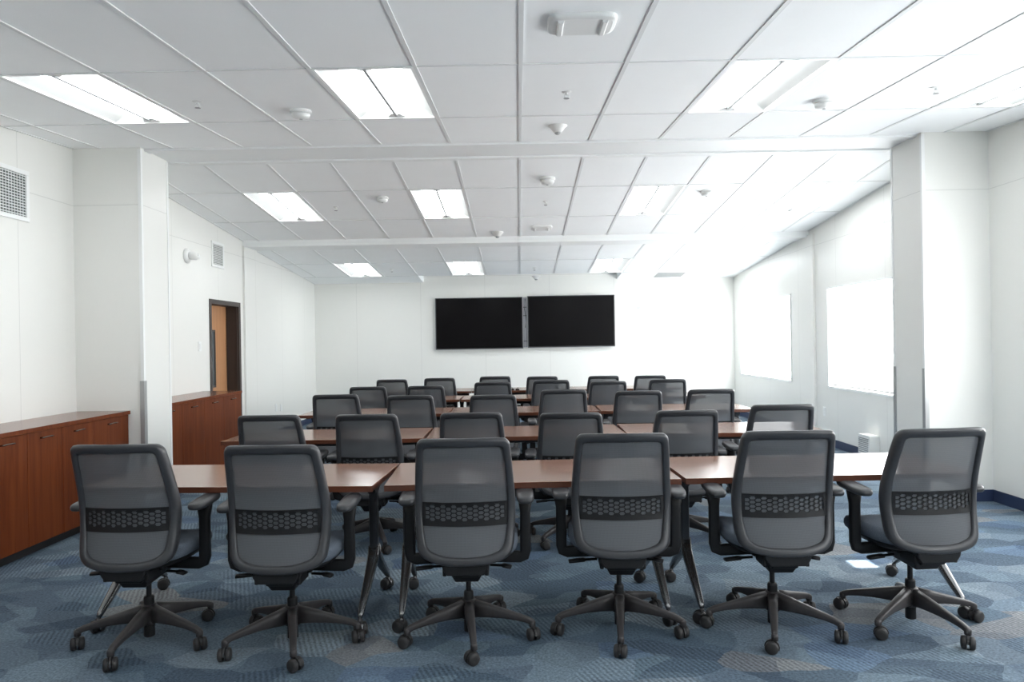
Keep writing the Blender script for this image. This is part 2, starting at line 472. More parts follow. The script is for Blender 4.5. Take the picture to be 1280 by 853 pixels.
# windows on the right wall
def window(n, y0, y1, sun_notch=None):
    w = empty('window_%d' % n, (XR, (y0+y1)/2, WZ0)); S(w)
    cy = (y0+y1)/2; h = WZ1-WZ0; hw = (y1-y0)/2
    bm = B(); t = .045; x0, x1 = .09, .13
    box(bm, (x0, -hw, 0), (x1, hw, t)); box(bm, (x0, -hw, h-t), (x1, hw, h))
    box(bm, (x0, -hw, t), (x1, -hw+t, h-t)); box(bm, (x0, hw-t, t), (x1, hw, h-t)); box(bm, (x0, -.02, t), (x1, .02, h-t))
    S(obj('window_frame', bm, M['trimw'], w, bevel=.003))
    bm = B(); box(bm, (.108, -hw+t, t), (.112, hw-t, h-t)); S(obj('window_pane', bm, M['glass'], w))
    # roller shade, drawn right down inside the reveal
    bm = B(); xs = .012; z0, z1 = .035, h-.01
    def panel(a, b, c, d): box(bm, (xs, a, c), (xs+.004, b, d))
    if sun_notch:
        na, nb, nz0, nz1 = sun_notch[0]-cy, sun_notch[1]-cy, sun_notch[2]-WZ0, sun_notch[3]-WZ0
        panel(-hw+.012, na, z0, z1); panel(nb, hw-.012, z0, z1); panel(na, nb, z0, nz0); panel(na, nb, nz1, z1)
    else: panel(-hw+.012, hw-.012, z0, z1)
    S(obj('window_shade', bm, M['shade'], w))
    bm = B(); box(bm, (.004, -hw+.012, .012), (.026, hw-.012, .035)); S(obj('shade_hem_bar', bm, M['plast'], w, bevel=.003))
    bm = B(); f = .028
    box(bm, (-.008, -hw-f, -f), (.0, hw+f, 0)); box(bm, (-.008, -hw-f, h), (0, hw+f, h+f))
    box(bm, (-.008, -hw-f, 0), (0, -hw, h)); box(bm, (-.008, hw, 0), (0, hw+f, h))
    S(obj('window_casing', bm, M['trimw'], w, bevel=.002))
window(1, *WINS[3]); window(2, *WINS[2]); window(3, *WINS[1], sun_notch=(4.435, 4.585, .845, .905)); window(4, *WINS[0])  # gap in the unseen third shade is shaped to cast the sun patch

LITE0, LITE1 = 9.235, 9.345
# door in the left wall, standing back in a deep bronze frame
d = empty('door_1', (XL, 9.33, 0)); S(d)
y0, y1, z1 = DOOR[0]-9.33, DOOR[1]-9.33, DOOR[3]
bm = B(); t = .03
box(bm, (-.22, y0, 0), (.010, y0+t, z1)); box(bm, (-.22, y1-t, 0), (.010, y1, z1)); box(bm, (-.22, y0+t, z1-t), (.010, y1-t, z1))
box(bm, (-.03, y1-t-.012, 0), (-.015, y1-t, z1-t)); box(bm, (-.19, y1-t-.015, 0), (-.165, y1-t, z1-t))
box(bm, (0, y0-.03, 0), (.012, y0, z1+.03)); box(bm, (0, y1, 0), (.012, y1+.03, z1+.03)); box(bm, (0, y0, z1), (.012, y1, z1+.03))
S(obj('door_frame', bm, M['bronze'], d, bevel=.002))
bm = B(); box(bm, (-.21, y0+t, .005), (-.165, y1-t, z1-t)); leaf = S(obj('door_leaf', bm, M['doorwood'], d))
yl = LITE0-9.33; yr = LITE1-9.33; zl, zh = .92, 1.63
bm = B(); box(bm, (-.167, yl, zl), (-.162, yr, zh)); S(obj('vision_lite_glass', bm, M['dglass'], leaf))
bm = B()
for a, b_, c, e in ((yl-.025, yl, zl-.025, zh+.025), (yr, yr+.025, zl-.025, zh+.025)): box(bm, (-.167, a, c), (-.155, b_, e))
for c, e in ((zl-.025, zl), (zh, zh+.025)): box(bm, (-.167, yl, c), (-.155, yr, e))
S(obj('vision_lite_frame', bm, M['bronze'], leaf))

# ------------------------------------------------------------------ troffers
def place_on(o, x, y, fz, b):
    o.location = (x, y, fz(y)+.002); o.rotation_euler = (math.atan(b), 0, 0)
def copy_tree(o, parent=None):
    c = o.copy(); COL.objects.link(c); c.parent = parent
    for ch in list(o.children): copy_tree(ch, c)
    return c
def make_troffer():
    r = empty('troffer_light'); hx, hy = T/2-.012, 1.2192/2-.008
    M['refl'] = M.get('refl') or mat('lamp_reflector', (.62, .63, .62), .5)
    bm = B()   # housing with sloped white reflector walls
    z0, z1 = 0, .085
    box(bm, (-hx-.004, -hy-.004, z1), (hx+.004, hy+.004, z1+.004))
    for s in (-1, 1):
        quad(bm, [(s*hx, -hy, z0), (s*hx, hy, z0), (s*hx*.66, hy-.04, .060), (s*hx*.66, -hy+.04, .060)])
        quad(bm, [(-hx, s*hy, z0), (hx, s*hy, z0), (hx-.03, s*(hy-.05), z1), (-hx+.03, s*(hy-.05), z1)])
    obj('housing', bm, M['refl'], r)
    bm = B(); e = .014
    box(bm, (-hx-.004, -hy-.004, -.008), (-hx+e, hy+.004, .003)); box(bm, (hx-e, -hy-.004, -.008), (hx+.004, hy+.004, .003))
    box(bm, (-hx+e, -hy-.004, -.008), (hx-e, -hy+e, .003)); box(bm, (-hx+e, hy-e, -.008), (hx-e, hy+.004, .003))
    obj('trim_frame', bm, M['trimw'], r)
    for s in (-1, 1):    # two bowed diffusers
        bm = B(); rings = []
        for k in range(9):
            u = k/8; x = s*(.012 + u*(hx*.72-.012)); z = .010 + .050*math.sin(u*PI*.5)**1.6
            rings.append([(x, -hy+.045, z), (x, hy-.045, z), (x, hy-.045, z+.003), (x, -hy+.045, z+.003)])
        loft(bm, rings); obj('diffuser', bm, M['diff'], r, smooth=False)
    bm = B(); box(bm, (-.010, -hy+.05, -.004), (.010, hy-.05, .018)); obj('lamp_spine', bm, M['greyp'], r, bevel=.003)
    for s in (-1, 1):
        bm = B(); hexa(bm, [(-.03, s*(hy-.09), .008), (.03, s*(hy-.09), .008), (.07, s*(hy-.014), .002), (-.07, s*(hy-.014), .002)],
                           [(-.03, s*(hy-.09), .05), (.03, s*(hy-.09), .05), (.07, s*(hy-.014), .05), (-.07, s*(hy-.014), .05)])
        obj('end_plate', bm, M['white'], r)
    return r
trof = make_troffer(); first = True
cl = {-5: 'leftmost', -2: 'second from left', 2: 'second from right', 5: 'rightmost'}
for bay, fz, b, y in (('added_rear', c1, B1, 1.034), ('nearest', c1, B1, 4.691), ('middle', c2, B2, 8.328), ('farthest', c3, B3, 12.097)):  # row behind the camera is added to light near chairs and piers
    for c in LCOLS:
        o = trof if first else copy_tree(trof); first = False
        place_on(o, GX + (c+.5)*T, y, fz, b)
        tag(o, ('added rectangular ceiling light, unseen behind the camera, %s of its row' % cl[c]) if bay == 'added_rear' else 'recessed rectangular ceiling light, %s in the %s row of lights' % (cl[c], bay), 'ceiling light', 'recessed ceiling lights')

# ------------------------------------------------------------------ ceiling devices
def access_point(x, y, fz, b, label, s=1.0, vent=False):
    r = empty('wifi_access_point'); place_on(r, x, y, fz, b)
    bm = B()
    rings = [[(px*s, py*s, z) for px, py, _ in ring(0, 0, 0, rx, ry, 40, 5)] for rx, ry, z in
             ((.165, .125, 0), (.168, .128, -.012), (.162, .122, -.024), (.145, .105, -.030))]
    loft(bm, rings); obj('cover', bm, M['plast'], r, smooth=False, bevel=.004)
    for sx in (-1, 1):
        bm = B(); hexa(bm, [(sx*.088*s, -.095*s, -.028), (sx*.122*s, -.095*s, -.028), (sx*.122*s, .095*s, -.028), (sx*.088*s, .095*s, -.028)],
                       [(sx*.094*s, -.085*s, -.042), (sx*.116*s, -.085*s, -.042), (sx*.116*s, .085*s, -.042), (sx*.094*s, .085*s, -.042)])
        obj('ridge', bm, M['plast'] if sx > 0 else M['plast'], r, bevel=.003)
    tag(r, label, 'ceiling device', 'flat ceiling panels with two ridges'); return r
access_point(.329, 3.455, c1, B1, 'large rounded white ceiling device nearest the camera')
access_point(.324, 9.456, c2, B2, 'small rounded white ceiling device just before the second beam', .85)

def detector(x, y, fz, b, label, s=1.0):
    r = empty('smoke_detector'); place_on(r, x, y, fz, b)
    bm = B(); lathe(bm, [(.062*s, 0), (.066*s, -.012*s), (.060*s, -.020*s)], 28); obj('base_ring', bm, M['plast'], r, smooth=False, bevel=.002)
    bm = B(); lathe(bm, [(.054*s, -.020*s), (.056*s, -.030*s), (.050*s, -.044*s), (.035*s, -.052*s), (.012*s, -.055*s)], 28)
    obj('sensing_dome', bm, M['plast'], r, smooth=True)
    bm = B(); lathe(bm, [(.010*s, -.054*s), (.010*s, -.058*s)], 12); obj('indicator', bm, M['greyp'], r)
    tag(r, label, 'smoke detector', 'round ceiling detectors'); return r
detector(-1.519, 5.014, c1, B1, 'round white smoke detector on the near ceiling left of centre', 1.15)
detector(2.169, 5.012, c1, B1, 'round white smoke detector on the near ceiling right of centre', 1.15)
detector(.321, 7.423, c2, B2, 'round white detector just behind the ridge at the centre', 1.3)
detector(-1.515, 7.993, c2, B2, 'round white detector on the middle ceiling left of centre', 1.1)
detector(2.124, 7.977, c2, B2, 'round white detector on the middle ceiling right of centre', 1.1)

def cone(x, y, fz, b, label, s=1.0):
    r = empty('occupancy_sensor'); place_on(r, x, y, fz, b)
    bm = B(); lathe(bm, [(.070*s, 0), (.070*s, -.006*s), (.055*s, -.016*s), (.034*s, -.045*s), (.028*s, -.052*s)], 28); obj('housing', bm, M['plast'], r, smooth=True)
    bm = B(); lathe(bm, [(.024*s, -.051*s), (.020*s, -.062*s), (.008*s, -.068*s)], 20); obj('lens', bm, M['greyp'], r, smooth=True)
    tag(r, label, 'ceiling sensor', 'cone shaped ceiling sensors')
cone(.333, 5.633, c1, B1, 'white cone-shaped ceiling sensor just before the ridge band', 1.1)
cone(-.272, 9.70, c2, B2, 'white cone-shaped ceiling sensor before the second beam', 1.2)
cone(.328, 12.95, c3, B3-.0001, 'white cone-shaped ceiling sensor above the wall screens', 1.2)

def sprinkler(x, y, fz, b, label):
    r = empty('sprinkler_head'); place_on(r, x, y, fz, b)
    bm = B(); lathe(bm, [(.034, 0), (.034, -.003), (.020, -.008), (.010, -.009)], 20); obj('escutcheon', bm, M['plast'], r, smooth=False)
    bm = B(); tube(bm, [(0, 0, -.006), (0, 0, -.022)], .009); tube(bm, [(-.012, 0, -.02), (-.013, 0, -.034), (0, 0, -.044)], .003); tube(bm, [(.012, 0, -.02), (.013, 0, -.034), (0, 0, -.044)], .003)
    obj('frame_arms', bm, M['plast'], r)
    bm = B(); lathe(bm, [(.019, -.044), (.019, -.046)], 16); obj('deflector', bm, M['bracket'], r)
    tag(r, label, 'sprinkler', 'ceiling sprinkler heads')
for x, y, fz, b, w in ((.338, 4.68, c1, B1, 'near ceiling at the centre'), (-2.126, 4.734, c1, B1, 'near ceiling, left'), (2.793, 4.741, c1, B1, 'near ceiling, right'),
                       (-2.129, 8.341, c2, B2, 'middle ceiling, left'), (.334, 8.269, c2, B2, 'middle ceiling at the centre'), (2.804, 8.329, c2, B2, 'middle ceiling, right'),
                       (.282, 12.158, c3, B3, 'far ceiling at the centre'), (-2.145, 12.078, c3, B3, 'far ceiling, left')):
    sprinkler(x, y, fz, b, 'small fire sprinkler head on the %s' % w)
# flat return grille in the far ceiling
r = empty('ceiling_vent'); place_on(r, GX+4.5*T, 13.05, c3, B3)
bm = B(); box(bm, (-.28, -.26, -.006), (.28, .26, 0)); obj('grille_frame', bm, M['tee'], r)
bm = B()
for k in range(12): box(bm, (-.25, -.235+k*.04, -.012), (.25, -.215+k*.04, -.006))
obj('louvers', bm, M['greyp'], r)
tag(r, 'flat grey square vent in the far ceiling at right', 'vent')

# ------------------------------------------------------------------ wall devices
def wall_grille(y, z, w, h, label):
    r = empty('wall_vent', (XL, y, z)); bm = B(); t = .035
    box(bm, (0, -w/2, -h/2), (.014, w/2, -h/2+t)); box(bm, (0, -w/2, h/2-t), (.014, w/2, h/2)); box(bm, (0, -w/2, -h/2+t), (.014, -w/2+t, h/2-t)); box(bm, (0, w/2-t, -h/2+t), (.014, w/2, h/2-t))
    obj('vent_frame', bm, M['trimw'], r, bevel=.003)
    bm = B(); box(bm, (0, -w/2+t, -h/2+t), (.002, w/2-t, h/2-t)); obj('vent_backing', bm, M['slot'], r)
    bm = B(); n = int((h-2*t)/.021)
    for k in range(n):
        z_ = -h/2+t+(k+.5)*(h-2*t)/n; hexa(bm, [(.002, -w/2+t, z_+.004), (.002, w/2-t, z_+.004), (.002, w/2-t, z_+.007), (.002, -w/2+t, z_+.007)], [(.011, -w/2+t, z_-.004), (.011, w/2-t, z_-.004), (.011, w/2-t, z_-.001), (.011, -w/2+t, z_-.001)])
    for k in range(1, int((w-2*t)/.03)):
        y_ = -w/2+t+k*(w-2*t)/int((w-2*t)/.03); box(bm, (.002, y_-.0015, -h/2+t), (.008, y_+.0015, h/2-t))
    obj('louvers', bm, M['plast'], r)
    tag(r, label, 'vent', 'white wall vent grilles')
wall_grille(5.30, 2.645, .56, .40, 'white rectangular wall vent grille above the near cabinet')
wall_grille(9.10, 2.613, .37, .33, 'small white wall vent grille above the doorway')
# round wall horn / sensor
r = empty('wall_sensor', (XL, 8.25, 2.50))
bm = B(); loft(bm, [[(x, a, b_) for a, b_, _ in ring(0, 0, 0, rr, rr, 28)] for rr, x in ((.085, 0), (.088, .012), (.075, .03), (.06, .042))]); obj('mount_plate', bm, M['plast'], r, smooth=True)
bm = B(); loft(bm, [[(x, a, b_ + dz) for a, b_, _ in ring(0, 0, 0, rr, rr*.85, 24)] for rr, x, dz in ((.05, .035, 0), (.058, .07, 0), (.056, .11, -.005), (.035, .145, -.01))]); obj('horn', bm, M['plast'], r, smooth=True)
bm = B(); loft(bm, [[(x, a-.01, b_+.01) for a, b_, _ in ring(0, 0, 0, .014, .014, 12)] for x in (.05, .150)]); obj('lens', bm, M['plast'], r)
tag(r, 'round white alarm unit high on the left wall before the door', 'wall alarm')

def plate(name, wall, y, z, label, cat, group=None, w=.075, h=.118, switch=False):
    s = 1 if wall == 'L' else -1
    r = empty(name, (XL if s > 0 else XR, y, z))
    bm = B(); box(bm, (min(0, s*.009), -w/2, -h/2), (max(0, s*.009), w/2, h/2)); obj('cover_plate', bm, M['trimw'], r, bevel=.002)
    if switch:
        bm = B(); box(bm, (min(s*.006, s*.013), -.016, -.033), (max(s*.006, s*.013), .016, .033)); obj('rocker', bm, M['plast'], r, bevel=.002)
    else:
        for dz in (.02, -.02):
            bm = B(); box(bm, (min(s*.006, s*.0095), -.017, dz-.014), (max(s*.006, s*.0095), .017, dz+.014)); obj('receptacle', bm, M['greyp'] if False else M['plast'], r, bevel=.003)
    tag(r, label, cat, group)
plate('light_switch', 'L', 8.55, 1.44, 'white light switch on the left wall beside the door', 'switch', switch=True)
plate('power_outlet', 'L', 11.20, .45, 'white power outlet low on the far left wall, nearer of two', 'outlet')
plate('data_outlet', 'L', 11.43, .43, 'white data outlet low on the far left wall, farther of two', 'outlet')
plate('power_outlet', 'R', 9.516, .435, 'white power outlet on the right wall below the windows', 'outlet')
# round cable cap on far wall
r = empty('wall_sensor', (2.28, Z_FAR, 2.04)); bm = B()
loft(bm, [[(a, y, b_) for a, b_, _ in ring(0, 0, 0, rr, rr, 20)] for rr, y in ((.035, 0), (.034, -.01), (.024, -.014))]); obj('cover', bm, M['plast'], r, smooth=False)
bm = B(); loft(bm, [[(a, y, b_) for a, b_, _ in ring(0, 0, 0, .008, .008, 10)] for y in (-.012, -.03)]); obj('stud', bm, M['bracket'], r)
tag(r, 'tiny round white sensor on the far wall right of the screens', 'sensor')

# low wall register on the right wall
r = empty('wall_heater', (XR, 8.20, .08)); bm = B()
hexa(bm, [(-.128, -.13, 0), (0, -.13, 0), (0, .13, 0), (-.128, .13, 0)], [(-.120, -.13, .215), (0, -.13, .215), (0, .13, .215), (-.120, .13, .215)])
obj('casing', bm, M['plast'], r, bevel=.006)
bm = B(); box(bm, (-.125, -.125, .215), (-.01, .125, .221)); obj('top_cap', bm, M['trimw'], r)
for k in range(8):
    bm = B(); box(bm, (-.131, -.11, .022+k*.022), (-.118, .11, .033+k*.022)); obj('grille_slat', bm, M['greyp'], r)
tag(r, 'small white wall heater low on the right wall under the near window', 'heater')

# ------------------------------------------------------------------ wall screens
def screen(x0, x1, z0, z1, label):
    cx, cz = (x0+x1)/2, (z0+z1)/2; w, h = (x1-x0)/2, (z1-z0)/2
    r = empty('wall_screen', (cx, Z_FAR-.08, cz)); r.location.y = Z_FAR-.08
    bm = B(); box(bm, (-w, 0, -h), (w, .035, h)); box(bm, (-w*.7, .035, -h*.6), (w*.7, .06, h*.6)); obj('screen_casing', bm, M['bezel'], r, bevel=.004)
    bm = B(); e = .016; box(bm, (-w+e, -.003, -h+e*1.3), (w-e, .001, h-e)); obj('screen_glass', bm, M['screen'], r)
    bm = B()
    box(bm, (-w-.004, -.004, -h), (-w+.004, .034, h)); box(bm, (w-.004, -.004, -h), (w+.004, .034, h)); box(bm, (-w, -.004, -h-.004), (w, .034, -h+.004))
    obj('edge_trim', bm, M['bracket'], r)
    bm = B()
    for sx in (-.35, .35): box(bm, (sx-.03, .058, -h*.6), (sx+.03, .08, h*.6))
    obj('mount_rail', bm, M['bracket'], r)
    tag(r, label, 'screen', 'large wall screens'); return r
screen(-1.568, .074, 1.300, 2.270, 'large black wall-mounted screen, left one of the pair')
screen(.168, 1.803, 1.312, 2.282, 'large black wall-mounted screen, right one of the pair')
r = empty('cable_cover', (.12, Z_FAR, 1.79)); bm = B(); box(bm, (-.038, -.05, -.47), (.038, .002, .47)); obj('channel', bm, M['bracket'], r, bevel=.004)
bm = B()
for z in (.28, .12, -.36): box(bm, (-.036, -.056, z), (.030, -.05, z+.012))
tube(bm, [(.005, -.058, .44), (-.006, -.06, .25), (.012, -.058, .1), (0, -.058, -.1)], .006)
obj('cables', bm, M['black'], r)
tag(r, 'narrow grey cable cover between the two wall screens', 'cable cover')

# ------------------------------------------------------------------ wooden cabinets along the left wall
XC, HC = -3.406, .896
def cabinet_run(y0, units, w, label_base, seams=None):
    """each unit: carcass with two doors and their pulls"""
    edges = seams or [y0 + k*w for k in range(units+1)]
    for k in range(len(edges)-1):
        a, b_ = edges[k], edges[k+1]; hw = (b_-a)/2
        r = empty('storage_cabinet', ((XL+XC)/2, (a+b_)/2, 0)); xf = (XC-XL)/2
        bm = B(); box(bm, (-xf+.002, -hw+.001, .07), (xf-.022, hw-.001, HC-.032)); obj('cabinet_body', bm, M['cab'], r)
        bm = B(); box(bm, (-xf+.02, -hw, 0), (xf-.06, hw, .07)); obj('toe_kick', bm, M['kick'], r)
        nd = 2 if hw > .3 else 1; dw = 2*hw/nd
        for q in range(nd):
            ya, yb = -hw+q*dw+.0015, -hw+(q+1)*dw-.0015
            bm = B(); box(bm, (xf-.022, ya, .075), (xf, yb, HC-.036)); dr = obj('door', bm, M['cab'], r, bevel=.0015)
            yc = (ya+yb)/2; z = .812; bm = B()
            tube(bm, [(xf-.002, yc-.055, z), (xf+.022, yc-.050, z+.002), (xf+.030, yc-.02, z+.006), (xf+.030, yc+.02, z+.006), (xf+.022, yc+.050, z+.002), (xf-.002, yc+.055, z)], [.006, .006, .0045, .0045, .006, .006], 8)
            obj('handle', bm, M['pull'], dr, smooth=True)
        tag(r, label_base[k], 'cabinet', 'cherry storage cabinets on the left wall')
ys = [1.70, 2.49, 3.28, 4.07, 4.87, 5.63, 6.14]
cabinet_run(0, 0, 0, ['reddish wooden storage cabinet in the near run, out at the frame edge nearest the camera',
                      'reddish wooden storage cabinet in the near run, second from the camera end',
                      'reddish wooden storage cabinet in the near run, third from the camera end',
                      'two-door wooden cabinet at the left edge of the photo in the near run',
                      'two-door wooden cabinet in the near run, next to last before the pier',
                      'narrow wooden cabinet ending the near run against the white pier'], seams=ys)
cabinet_run(0, 0, 0, ['two-door wooden cabinet starting the far run just behind the pier',
                      'two-door wooden cabinet ending the far run below the doorway'], seams=[6.63, 7.63, 8.64])
def worktop(a, b_, label):
    r = empty('cabinet_top', ((XL+XC)/2, (a+b_)/2, HC-.032)); hw = (b_-a)/2; xf = (XC-XL)/2
    bm = B(); v = box(bm, (-xf+.001, -hw, 0), (xf+.012, hw, .030)); obj('top_slab', bm, M['cabtop'], r, bevel=.002)
    bm = B(); box(bm, (xf+.012, -hw, 0), (xf+.014, hw, .030)); obj('edge_band', bm, M['cab'], r)
    tag(r, label, 'countertop', None)
worktop(1.70, 6.146, 'long polished wooden top over the near cabinets')
worktop(6.63, 8.645, 'polished wooden top over the far cabinets by the door')

# ------------------------------------------------------------------ casters (shared)
def caster_bms(s=1.0):
    """wheels (twin, rounded) and hood; stem top at z=.075"""
    w = B(); R_ = .030*s
    for sx in (-1, 1):
        loft(w, [[(sx*x, a+.012, b_+R_) for a, b_, _ in ring(0, 0, 0, rr, rr, 22)] for rr, x in
                 ((R_*.80, .005*s), (R_, .008*s), (R_, .020*s), (R_*.93, .026*s), (R_*.70, .0295*s), (R_*.25, .031*s))])
    h = B()
    prof = []
    for k in range(9):
        t = math.radians(200 - k*25); prof.append((.012 + (R_+.004)*math.cos(t), R_ + (R_+.004)*math.sin(t)))
    rings = []
    for y, z in prof:
        rings.append([(-.0045, y, z), (.0045, y, z), (.0045, .012+(y-.012)*.55, R_+(z-R_)*.55), (-.0045, .012+(y-.012)*.55, R_+(z-R_)*.55)])
    loft(h, rings)
    tube(h, [(0, 0, R_*1.3), (0, 0, .082)], .0065, 10)
    lathe(h, [(.013, .062), (.011, .072), (.008, .075)], 14)
    return w, h

# ------------------------------------------------------------------ the chair
PROF = [(.40, -.238), (.45, -.230), (.50, -.218), (.58, -.203), (.66, -.198), (.74, -.212), (.82, -.236), (.92, -.270), (1.01, -.302)]
def prof_s(z):
    return (interp(PROF, z-.02) + interp(PROF, z) + interp(PROF, z+.02))/3
def back_pt(x, z, off=0.0):
    return (x, prof_s(z) + .85*x*x + off, z)
OUT = [(0, .407), (.06, .408), (.11, .412), (.155, .421), (.192, .436), (.216, .460), (.227, .495), (.232, .55), (.236, .63), (.237, .70), (.231, .79), (.224, .88), (.217, .95), (.212, .978), (.200, .994), (.182, 1.001), (.12, 1.004), (.06, 1.005), (0, 1.005)]
INN = [(0, .447), (.055, .448), (.10, .453), (.142, .464), (.165, .476), (.180, .496), (.187, .525), (.193, .57), (.198, .63), (.199, .70), (.194, .79), (.187, .88), (.183, .930), (.180, .946), (.172, .954), (.156, .958), (.11, .960), (.055, .961), (0, .961)]
def cr_resample(P, sub=3):
    out = []
    n = len(P)
    for i in range(n-1):
        p0, p1, p2, p3 = P[max(i-1, 0)], P[i], P[i+1], P[min(i+2, n-1)]
        for k in range(sub):
            t = k/sub
            f = lambda a, b, c, d: .5*((2*b)+(-a+c)*t+(2*a-5*b+4*c-d)*t*t+(-a+3*b-3*c+d)*t**3)
            out.append((max(0, f(p0[0], p1[0], p2[0], p3[0])), f(p0[1], p1[1], p2[1], p3[1])))
    out.append(P[-1])
    return out
def full_loop(P):
    P = cr_resample(P)
    return P + [(-x, z) for x, z in P[-2:0:-1]]

def build_chair():
    root = empty('office_chair')
    # ---- five-star base
    hub = B(); lathe(hub, [(.030, .085), (.040, .095), (.043, .13), (.041, .165), (.032, .182)], 24); obj('base_hub', hub, M['base'], root, smooth=True)
    cw, chd = caster_bms(1.0)
    legm = wheel = hood = None
    for k in range(5):
        a = k*2*PI/5 - PI/2
        if legm is None:
            bm = B()
            tb = [(.02, .181, .092, .050), (.10, .160, .096, .044), (.17, .141, .095, .038), (.24, .122, .089, .033), (.29, .108, .080, .030), (.312, .098, .070, .027), (.322, .088, .068, .018)]
            pts = [(x_, 0, (a_+b_)/2) for x_, a_, b_, w_ in tb]; wd = [(w_, a_-b_) for x_, a_, b_, w_ in tb]
            beam(bm, pts, wd, n=16, p=3.6)
            lathe(bm, [(.012, .060), (.016, .064), (.016, .085), (.012, .092)], 14, cx=.315)
            leg = obj('base_leg', bm, M['base'], root, smooth=True); legm = leg.data
        else:
            leg = bpy.data.objects.new('base_leg', legm); COL.objects.link(leg); leg.parent = root
        leg.rotation_euler = (0, 0, a)
        if wheel is None:
            wh = obj('caster', cw, M['wheel'], leg, smooth=False, bevel=.002); wheel = wh.data
            for p_ in wheel.polygons: p_.use_smooth = True
            hd = obj('caster_hood', chd, M['wheel'], leg, smooth=False); hood = hd.data
        else:
            wh = bpy.data.objects.new('caster', wheel); COL.objects.link(wh); wh.parent = leg
            hd = bpy.data.objects.new('caster_hood', hood); COL.objects.link(hd); hd.parent = leg
        sw = [0.5, -1.1, .9, 2.2, -.4][k]
        for q in (wh, hd): q.location = (.315, 0, 0); q.rotation_euler = (0, 0, sw)
    bm = B(); lathe(bm, [(.020, .022), (.025, .026), (.025, .12)], 18); obj('cylinder_housing', bm, M['black'], root, smooth=False)
    bm = B(); lathe(bm, [(.024, .178), (.024, .214), (.020, .222), (.0125, .224), (.0125, .36)], 20); obj('gas_column', bm, M['black'], root, smooth=False)
    # ---- upper part
    up = []
    bm = B()
    hexa(bm, [(-.055, -.13, .300), (.055, -.13, .300), (.060, .10, .315), (-.060, .10, .315)], [(-.088, -.17, .372), (.088, -.17, .372), (.085, .13, .395), (-.085, .13, .395)])
    box(bm, (-.125, -.10, .372), (.125, .14, .400))
    hexa(bm, [(-.062, -.175, .335), (.062, -.175, .335), (.062, -.10, .335), (-.062, -.10, .335)], [(-.075, -.225, .420), (.075, -.225, .420), (.075, -.12, .41), (-.075, -.12, .41)])
    for s in (-1, 1): box(bm, (s*.098-.010, -.20, .350), (s*.098+.010, -.08, .400))
    up.append(obj('tilt_mechanism', bm, M['black'], root, bevel=.006))
    # back upright joining mechanism and frame
    bm = B(); loft(bm, [[(x*w, prof_s(.43)+dy-.004, z) for x, dy in ((-1, .012), (1, .012), (1, .05), (-1, .05))] for w, z in ((.085, .36), (.105, .39), (.11, .415), (.10, .432))])
    up.append(obj('back_bracket', bm, M['black'], root, bevel=.006))
    # seat pan + cushion
    def seat_ring(sc, z, droop=1.0, n=44):
        out = []
        for x, y, _ in ring(0, .035, 0, .248*sc, .245*sc, n, 3.6):
            zz = z - droop*.045*max(0, (y-.16)/.12)**2 + droop*.012*(abs(x)/.25)**2
            out.append((x, y, zz))
        return out
    bm = B(); loft(bm, [seat_ring(.62, .398, 0), seat_ring(.84, .403, .4), seat_ring(.93, .420, .7), seat_ring(.95, .436, 1)])
    up.append(obj('seat_pan', bm, M['black'], root, smooth=True))
    bm = B(); loft(bm, [seat_ring(.90, .424), seat_ring(.975, .432), seat_ring(1.0, .450), seat_ring(.995, .470), seat_ring(.96, .486), seat_ring(.88, .494), seat_ring(.6, .495), seat_ring(.3, .492), seat_ring(.05, .491)])
    up.append(obj('seat', bm, M['seat'], root, smooth=True))
    # back frame
    O, I = full_loop(OUT), full_loop(INN); n = 12
    bm = B(); rings = []
    for (xo, zo), (xi, zi) in zip(O, I):
        rr = []
        for k in range(n):
            a = 2*PI*(k+.5)/n; c, s = math.cos(a), math.sin(a)
            c = math.copysign(abs(c)**.6, c); s = math.copysign(abs(s)**.75, s)
            u = .5 - .5*c
            x, z = xo+(xi-xo)*u, zo+(zi-zo)*u
            side = min(1, abs(xo)/.2)
            rr.append(back_pt(x, z, s*(.012+.015*side) + .010*side))
        rings.append(rr)
    R_ = [[bm.verts.new(p) for p in r] for r in rings]
    for i in range(len(R_)):
        a, b_ = R_[i], R_[(i+1) % len(R_)]
        for k in range(n): bm.faces.new([a[k], a[(k+1) % n], b_[(k+1) % n], b_[k]])
    fr = obj('backrest_frame', bm, M['frame'], root, smooth=True); up.append(fr)
    # mesh panel
    inner = [(xi*.6+xo*.4, zi*.6+zo*.4) for (xi, zi), (xo, zo) in zip(cr_resample(INN), cr_resample(OUT))]
    bm = B(); rows = []
    zs = [.434 + (.981-.434)*k/30 for k in range(31)]
    half = sorted([(z, x) for x, z in inner])
    def hw_at(z):
        best = 0
        for (z0, x0), (z1, x1) in zip(half[:-1], half[1:]):
            if z0 <= z <= z1 and z1 > z0: best = max(best, x0+(x1-x0)*(z-z0)/(z1-z0))
        return best
    for z in zs:
        w = max(hw_at(z), .02)
        rows.append([bm.verts.new(back_pt(w*(-1+2*i/14), z, .000)) for i in range(15)])
    for a, b_ in zip(rows[:-1], rows[1:]):
        for i in range(14): bm.faces.new([a[i], a[i+1], b_[i+1], b_[i]])
    obj('mesh_panel', bm, M['mesh'], fr, smooth=True)
    # lumbar support: perforated band
    bm = B(); px, pz = .0252, .0198; h1, h2 = .0088, .0164; off = -.004
    X0, X1 = -.188, .188; Z0, Z1 = .598, .688
    def cl_(x, z): return back_pt(min(max(x, X0), X1), min(max(z, Z0), Z1), off)
    ncol = 15
